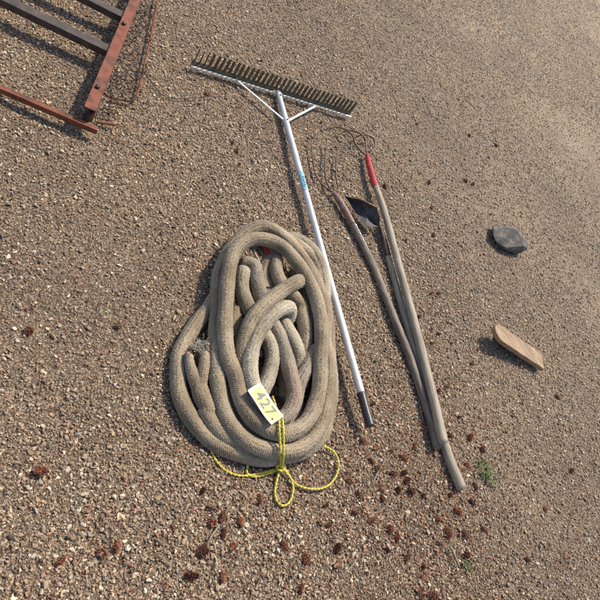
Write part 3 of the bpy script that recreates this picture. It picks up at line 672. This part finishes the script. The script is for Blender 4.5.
card_sheet('card', LT, WT, 0, .0008, M['white_card'])
card_sheet('yellow_panel', LT * .9, WT * .8, .0010, .0003, M['yellow_card'], LT * .02)
def text_mesh(txt, size, cx, cy, zoff, name):
    cu = bpy.data.curves.new('t', 'FONT'); cu.body = txt; cu.size = size * 1.06; cu.align_x = 'CENTER'; cu.align_y = 'CENTER'; cu.extrude = .00005; cu.offset = size * 0.016; cu.space_character = 1.08
    o = bpy.data.objects.new('t', cu); COL.objects.link(o); bpy.context.view_layer.update()
    me = bpy.data.meshes.new_from_object(o.evaluated_get(bpy.context.evaluated_depsgraph_get())); COL.objects.unlink(o); bpy.data.objects.remove(o)
    for v in me.vertices:
        x = v.co.x + cx; y = v.co.y + cy; cur = 0.004 * (2 * x / LT)**2 - 0.0015 * math.sin(x * 60)
        v.co = cc_ + along * x + upv * y + nz * (cur + zoff + v.co.z)
    me.name = name; me.materials.clear(); return link(name, me, M['grey_ink'], card, False)
text_mesh('427', WT * .86, LT * .0, -WT * .02, .0019, 'printed_number')
hx = LT * .40; hy = -WT * .22
hp_ = cc_ + along * hx + upv * hy + nz * (.004 * (2 * hx / LT)**2 - 0.0015 * math.sin(hx * 60) + .0018)
link('punch_hole', tube_mesh('punch_hole', [hp_ - nz * .0004, hp_ + nz * .0002], .0032, step=.0002, seg=16), M['black'], card)

# ------------------------------------------------------------------ red steel frame with springs, upper left
fr = empty('steel_frame', at(110, 60), 'rusty red steel frame rail with dark cross bars beside tangled spring wire', 'frame')
a0, a1 = at(150, -25, .10), at(94.5, 112, .10)
ax = (a0 - a1).normalized(); sx = Vector((ax.y, -ax.x, 0)); 
if sx.x > 0: sx = -sx        # towards the rest of the frame (left)
Lr = (a0 - a1).length
# channel rail: web upright, two flanges
box('rail_web', (a0 + a1) / 2 + Vector((0, 0, -.025)), ax * Lr, sx * .006, Vector((0, 0, .05)), M['red_steel'], fr, .001)
box('rail_flange', (a0 + a1) / 2 + sx * .018 + Vector((0, 0, .0032)), ax * Lr, sx * .042, Vector((0, 0, .006)), M['red_steel'], fr, .0015)
wd = 0.62
box('rail_flange', (a0 + a1) / 2 + sx * (wd + .03), ax * Lr, sx * .05, Vector((0, 0, .05)), M['red_steel'], fr, .002)
for px, py in ((118, 17), (110, 54)):
    q = at(px, py, .07); t = (q - a1).dot(ax); c0 = a1 + ax * t
    box('cross_bar', c0 + sx * (wd / 2 + .01) + Vector((0, 0, -.022)), sx * (wd - .02), ax * .045, Vector((0, 0, .03)), M['dark_steel'], fr, .002)
box('end_bar', a1 - ax * .02 + sx * (wd / 2) + Vector((0, 0, -.06)), sx * (wd + .06), ax * .022, Vector((0, 0, .022)), M['red_steel'], fr, .002)
for k in (0.12, .55):
    p = a1 + ax * (Lr * k) + sx * .022 + Vector((0, 0, .006))
    link('bolt', tube_mesh('bolt', [p, p + Vector((0, 0, .01))], .009, step=.003, seg=6), M['dark_steel'], fr)
for o_ in (-.05, Lr - .1):
    for w_ in (.02, wd):
        p = a1 + ax * max(o_, .06) + sx * w_
        tube('foot', [Vector((p.x, p.y, .0)), Vector((p.x, p.y, .05))], .016, M['dark_steel'], fr, step=.01, seg=12)

sp_ = empty('bed_spring', at(140, 60), 'flat panel of tangled rusty coil springs inside a thin red rod', 'springs')
tube('edge_rod', chain([(161, -20, .035), (156, 8, .035), (151, 35, .035), (145, 62, .03), (138, 92, .026), (134, 99.5, .024), (127, 100.5, .022), (113, 98, .022), (104, 94, .022)]), .0045, M['red_steel'], sp_, step=.01, seg=10, cap_round=.003)
tube('edge_rod', chain([(96, 122, .02), (106, 123, .02), (117, 125, .02)]), .006, M['red_steel'], sp_, step=.01, seg=10, cap_round=.003)
def spring(p0, p1, turns, rad, ph):
    d = (p1 - p0); n = int(turns * 14); pts = []
    s1 = d.cross(Vector((0, 0, 1))).normalized()
    for k in range(n + 1):
        t = k / n; a = 2 * PI * turns * t + ph + .9 * noise.noise((t * 3, ph, 1)); rq = rad * (.75 + .6 * noise.noise((t * 4, ph, 7)))
        pts.append(p0 + d * (t + .06 * noise.noise((t * 5, ph, 3))) + s1 * math.cos(a) * rq + Vector((0, 0, .008 + .55 * math.sin(a) * rq)))
    tube('coil_spring', pts, .0021, M['wire'], sp_, step=.006, seg=6)
random.seed(5)
edge = lambda py: (155 - (py - 10) * 0.19)
for k in range(11):
    py = 2 + k * 9.2
    inner = 137 - (py) * .37
    spring(at(inner, py, .03), at(edge(py) - 1, py + 4 + random.uniform(-3, 4), .03), random.uniform(2.2, 3.2), random.uniform(.022, .03), random.uniform(0, 6))
for k in range(9):
    py = random.uniform(2, 92); inner = 137 - py * .37
    tube('tie_wire', [at(inner, py, .03), at(inner + 8, py + random.uniform(-6, 8), .05), at(edge(py) - 4, py + random.uniform(-8, 12), .04), at(edge(py), py + random.uniform(-4, 8), .034)], .0018, M['wire'], sp_, step=.008, seg=6)
for px, py in ((106, 108), (112, 112), (104, 118)):
    spring(at(px - 5, py, .02), at(px + 6, py + 2, .02), 2.0, .016, px)
tag(tube('wire', chain([(141, 68, .02), (150, 80, .012), (160, 93, .008), (172, 98.5, .008), (190, 98, .010), (205, 97, .012), (219, 97, .012)]), .0019, M['wire'], step=.008, seg=6), 'thin rusty wire trailing from the springs across the gravel', 'wire')

# ------------------------------------------------------------------ right-hand edge: board on its prop, and a stone added for its shadow
def board():
    z = .085
    c0 = at(494.2, 320.5, z); c1 = at(499.5, 337, z)
    dx = (at(560, 352, z) - c0).normalized(); dy = Vector((-dx.y, dx.x, 0))
    if (c1 - c0).dot(dy) < 0: dy = -dy
    W = .095; L = .36; bm = bmesh.new(); out = []
    for k in range(13):
        a = PI / 2 + PI * k / 12; out.append((0.055 + .055 * math.cos(a) * 1.0, W / 2 - W / 2 * math.sin(a)))
    out = [(x, y) for x, y in out] + [(L, W), (L, 0)]
    dz = Vector((0, 0, -.16))
    lo = [bm.verts.new(c0 + dx * x + dy * y + dz * x + Vector((0, 0, -.024))) for x, y in out]; hi = [bm.verts.new(c0 + dx * x + dy * y + dz * x) for x, y in out]
    bm.faces.new(hi); bm.faces.new(lo[::-1])
    for i in range(len(out)): bm.faces.new([lo[i], lo[(i + 1) % len(out)], hi[(i + 1) % len(out)], hi[i]])
    bmesh.ops.recalc_face_normals(bm, faces=bm.faces); bmesh.ops.bevel(bm, geom=bm.edges[:], offset=.002, segments=1, affect='EDGES')
    me = bpy.data.meshes.new('wooden_board'); bm.to_mesh(me); bm.free()
    tag(link('wooden_board', me, M['plank'], None, False), 'tan wooden board with rounded end lying over a dark stone at the right', 'board')
board()
def stone(px, py, sx_, sy_, sz_, rot, seed, label):
    c = at(px, py, 0); bm = bmesh.new(); bmesh.ops.create_icosphere(bm, subdivisions=5, radius=1.0); rr = random.Random(seed)
    cuts = [(Vector((rr.gauss(0, 1), rr.gauss(0, 1), rr.gauss(0, .8))).normalized(), rr.uniform(.6, .88)) for _ in range(12)]
    for v in bm.verts:
        p = v.co.copy()
        for n, d in cuts:
            e = p.dot(n) - d
            if e > 0: p -= n * e * .85
        p *= 1 + .10 * noise.noise(p * 1.6 + Vector((seed, 0, 0))) + .03 * noise.noise(p * 6) + .012 * noise.noise(p * 19)
        v.co = Vector((p.x * sx_, p.y * sy_, p.z * sz_))
    bmesh.ops.rotate(bm, verts=bm.verts, cent=(0, 0, 0), matrix=Matrix.Rotation(rot, 3, 'Z'))
    me = bpy.data.meshes.new('stone'); bm.to_mesh(me); bm.free()
    o = link('stone', me, M['stone']); o.location = (c.x, c.y, sz_ * .55); tag(o, label, 'stone')
stone(503, 243, .13, .10, .06, .5, 4, 'added dark grey stone casting a shadow on bare gravel above the tan board')  # added stone, placed so its shadow darkens the gravel at the right
stone(503, 342, .06, .04, .029, .1, 9, 'dark stone propping up the tan board at the right')

# ------------------------------------------------------------------ cones
def cone_mesh(k):
    rr = random.Random(100 + k); bm = bmesh.new(); ln = rr.uniform(.028, .04); mx = rr.uniform(.010, .014)
    bmesh.ops.create_icosphere(bm, subdivisions=2, radius=1.0)
    for v in bm.verts: v.co = Vector((v.co.x * ln * .42, v.co.y * mx * .5, v.co.z * mx * .5))
    nsc = 64
    for i in range(nsc):
        t = (i + .5) / nsc; a = i * 2.39996 + rr.uniform(-.2, .2); rad = mx * (math.sin(PI * (t * .85 + .1))**.7)
        if rr.random() < .12 + .1 * (k % 3) : continue
        c = Vector(((t - .5) * ln, 0, 0)); out = Vector((0, math.cos(a), math.sin(a))); sd_ = Vector((1, 0, 0)).cross(out)
        tip = c + out * rad * rr.uniform(.7, 1.45) + Vector((ln * .13, 0, 0)); w = mx * .36
        q = [c + out * rad * .3 - sd_ * w * .5, c + out * rad * .3 + sd_ * w * .5, tip + sd_ * w * .9 - Vector((.001, 0, 0)), tip + out * .0008 + Vector((.0018, 0, 0)), tip - sd_ * w * .9 - Vector((.001, 0, 0))]
        th = (Vector((1, 0, 0)) * .7 - out * .3) * .0011
        A = [bm.verts.new(p) for p in q]; B = [bm.verts.new(p - th) for p in q]
        bm.faces.new(A); bm.faces.new(B[::-1])
        for j in range(5): bm.faces.new([A[j], B[j], B[(j + 1) % 5], A[(j + 1) % 5]])
    me = bpy.data.meshes.new('cone'); bm.to_mesh(me); bm.free(); me.materials.append(M['cone']); return me
CM = [cone_mesh(k) for k in range(6)]
cones = [(203, 490), (211, 507), (212, 522), (241, 522), (224, 534), (233, 547), (202, 551), (118, 547), (103, 552), (193, 576), (223, 577), (260, 500),
 (364, 440), (377, 448), (392, 451), (372, 460), (405, 456), (396, 473), (406, 472), (410, 480), (383, 487), (401, 490), (350, 481), (384, 498), (426, 495), (451, 436), (470, 438), (482, 450), (467, 465),
 (476, 487), (452, 494), (473, 501), (440, 519), (449, 531), (467, 535), (485, 529), (392, 529), (399, 535), (389, 549), (410, 558), (443, 543), (468, 555), (426, 566), (427, 575), (423, 592), (436, 594),
 (338, 549), (338, 564), (329, 525), (321, 523), (327, 505), (360, 493), (414, 489), (208, 93), (238, 149), (234, 141), (240, 163), (321, 122), (386, 186), (430, 182), (419, 122), (467, 179), (474, 183),
 (496, 146), (433, 207), (434, 234), (407, 239), (491, 214), (432, 293), (439, 293), (470, 135), (420, 316), (438, 312), (439, 333), (432, 343), (431, 370), (447, 387), (439, 390), (459, 417), (479, 349), (473, 363),
 (375, 403), (119, 326), (222, 518), (546, 508), (528, 560), (573, 470), (560, 395), (40, 470), (62, 560), (30, 330), (372, 520), (356, 512), (305, 560), (283, 545), (300, 590), (458, 510), (488, 470), (379, 468), (415, 445)]
marks = {'the black rubber grip of the rake': (366, 410), 'the lowest end of the wooden handles': (463, 490), 'the bottom loop of yellow cord': (284, 504), 'the left loop of yellow cord': (222, 472),
 'the right loop of yellow cord': (338, 466), 'the larger green weed': (485, 475), 'the small green weed': (465, 565), 'the red socket': (372, 172), 'the dark hoe blade': (364, 212), 'the left end of the rake head': (190, 66),
 'the right end of the rake head': (354, 110), 'the blue sticker on the rake handle': (303, 182), 'the end of the bent fork handle': (438, 450), 'the tan wooden board': (495, 330), 'the bottom left corner of the picture': (0, 600),
 'the bottom right corner of the picture': (600, 600), 'the middle of the bottom edge': (300, 600), 'the added dark stone': (519, 238), 'the forked hose end': (192, 355), 'the fork tine tips': (325, 140), 'the middle of the pale handle': (415, 320),
 'the top right corner of the picture': (600, 0), 'the long twig at the lower right': (455, 555), 'the short twig below the hose': (213, 535), 'the left edge of the picture halfway up': (0, 300)}
ordw = ['nearest', 'second nearest', 'third nearest', 'fourth nearest', 'fifth nearest', 'sixth nearest', 'seventh nearest', 'eighth nearest', 'ninth nearest', 'tenth nearest', 'eleventh nearest', 'twelfth nearest']
rank = {mk: sorted(range(len(cones)), key=lambda i: (cones[i][0] - p[0])**2 + (cones[i][1] - p[1])**2) for mk, p in marks.items()}
random.seed(21)
for i, (px, py) in enumerate(cones):
    me = CM[i % 6]; p = at(px, py, .008)
    o = bpy.data.objects.new('pine_cone', me); COL.objects.link(o)
    s = random.uniform(.6, 1.12) * (0.8 if py < 420 else 1.0)
    o.scale = (s * random.uniform(.8, 1.1), s * random.uniform(.75, 1.2), s * random.uniform(.5, .9)); o.rotation_euler = (random.uniform(0, 6), random.uniform(-.4, .4), random.uniform(0, 6.28)); o.location = (p.x, p.y, gz(p.x, p.y) + .009)
    best = min(marks, key=lambda mk: (rank[mk].index(i), (cones[i][0] - marks[mk][0])**2))
    k = rank[best].index(i)
    tag(o, 'reddish cone, %s of all to %s' % (ordw[min(k, 11)], best), 'cone', 'small brown cones scattered on the gravel')

# twigs
def twig(pts, r, label):
    tag(tube('twig', [(*at(x, y, .012), r) for x, y in pts], r, M['twig'], step=.006, seg=8, cap_round=.002,
        disp=lambda s, a, C: .0004 * np.sin(s * 160 + a)), label, 'twig', 'dry twigs on the gravel')
twig([(207, 545), (211, 537), (215, 531), (220, 524)], .0028, 'straight pale twig below the hose among reddish cones')
twig([(450, 546), (455, 556), (460, 568)], .0030, 'grey twig beside the small green weed at the lower right')
twig([(157, 554), (166, 561), (172, 567)], .0022, 'thin brown twig on the gravel at the lower left')
twig([(372, 487), (376, 476), (382, 466)], .0020, 'pale stick between the cones below the black grip')
twig([(155, 499), (160, 501), (166, 504)], .0030, 'short reddish twig on the gravel left of the yellow cord')
twig([(456, 372), (462, 378), (470, 381)], .0018, 'fine pale twig right of the pale wooden handle')
twig([(345, 570), (352, 566), (357, 558)], .0018, 'thin tan twig at the bottom near the middle')

# weeds
def weed(px, py, rad, n, hmax, label):
    c = at(px, py); bm = bmesh.new()
    for k in range(n):
        a = random.uniform(0, 6.28); d = rad * math.sqrt(random.random()); b = Vector((c.x + d * math.cos(a), c.y + d * math.sin(a), gz(c.x, c.y) + .002))
        aa = a + random.gauss(0, .7); L = random.uniform(.5, 1) * hmax; out = Vector((math.cos(aa), math.sin(aa), 0)); sd_ = Vector((-out.y, out.x, 0)); tilt = random.uniform(.3, 1.1)
        prev = None
        for j in range(5):
            t = j / 4; p = b + out * L * t * math.sin(tilt) * (.5 + .6 * t) + Vector((0, 0, L * t * math.cos(tilt) * (1.2 - .3 * t))); w = .0022 * (math.sin(PI * (.15 + .8 * t)) + .05)
            cur = [bm.verts.new(p - sd_ * w), bm.verts.new(p + Vector((0, 0, -.0006))), bm.verts.new(p + sd_ * w)]
            if prev:
                for q in (0, 1): bm.faces.new([prev[q], prev[q + 1], cur[q + 1], cur[q]])
            prev = cur
    me = bpy.data.meshes.new('weed'); bm.to_mesh(me); bm.free()
    tag(link('weed', me, M['grass'], None), label, 'weed', 'green weeds in the gravel')
weed(482, 470, .028, 55, .03, 'larger bright green weed tuft right of the lowest wooden handle end')
weed(489, 480, .026, 34, .026, 'low green sprig just below the larger weed tuft')
weed(465, 566, .016, 26, .02, 'small green weed beside the grey twig at the lower right')
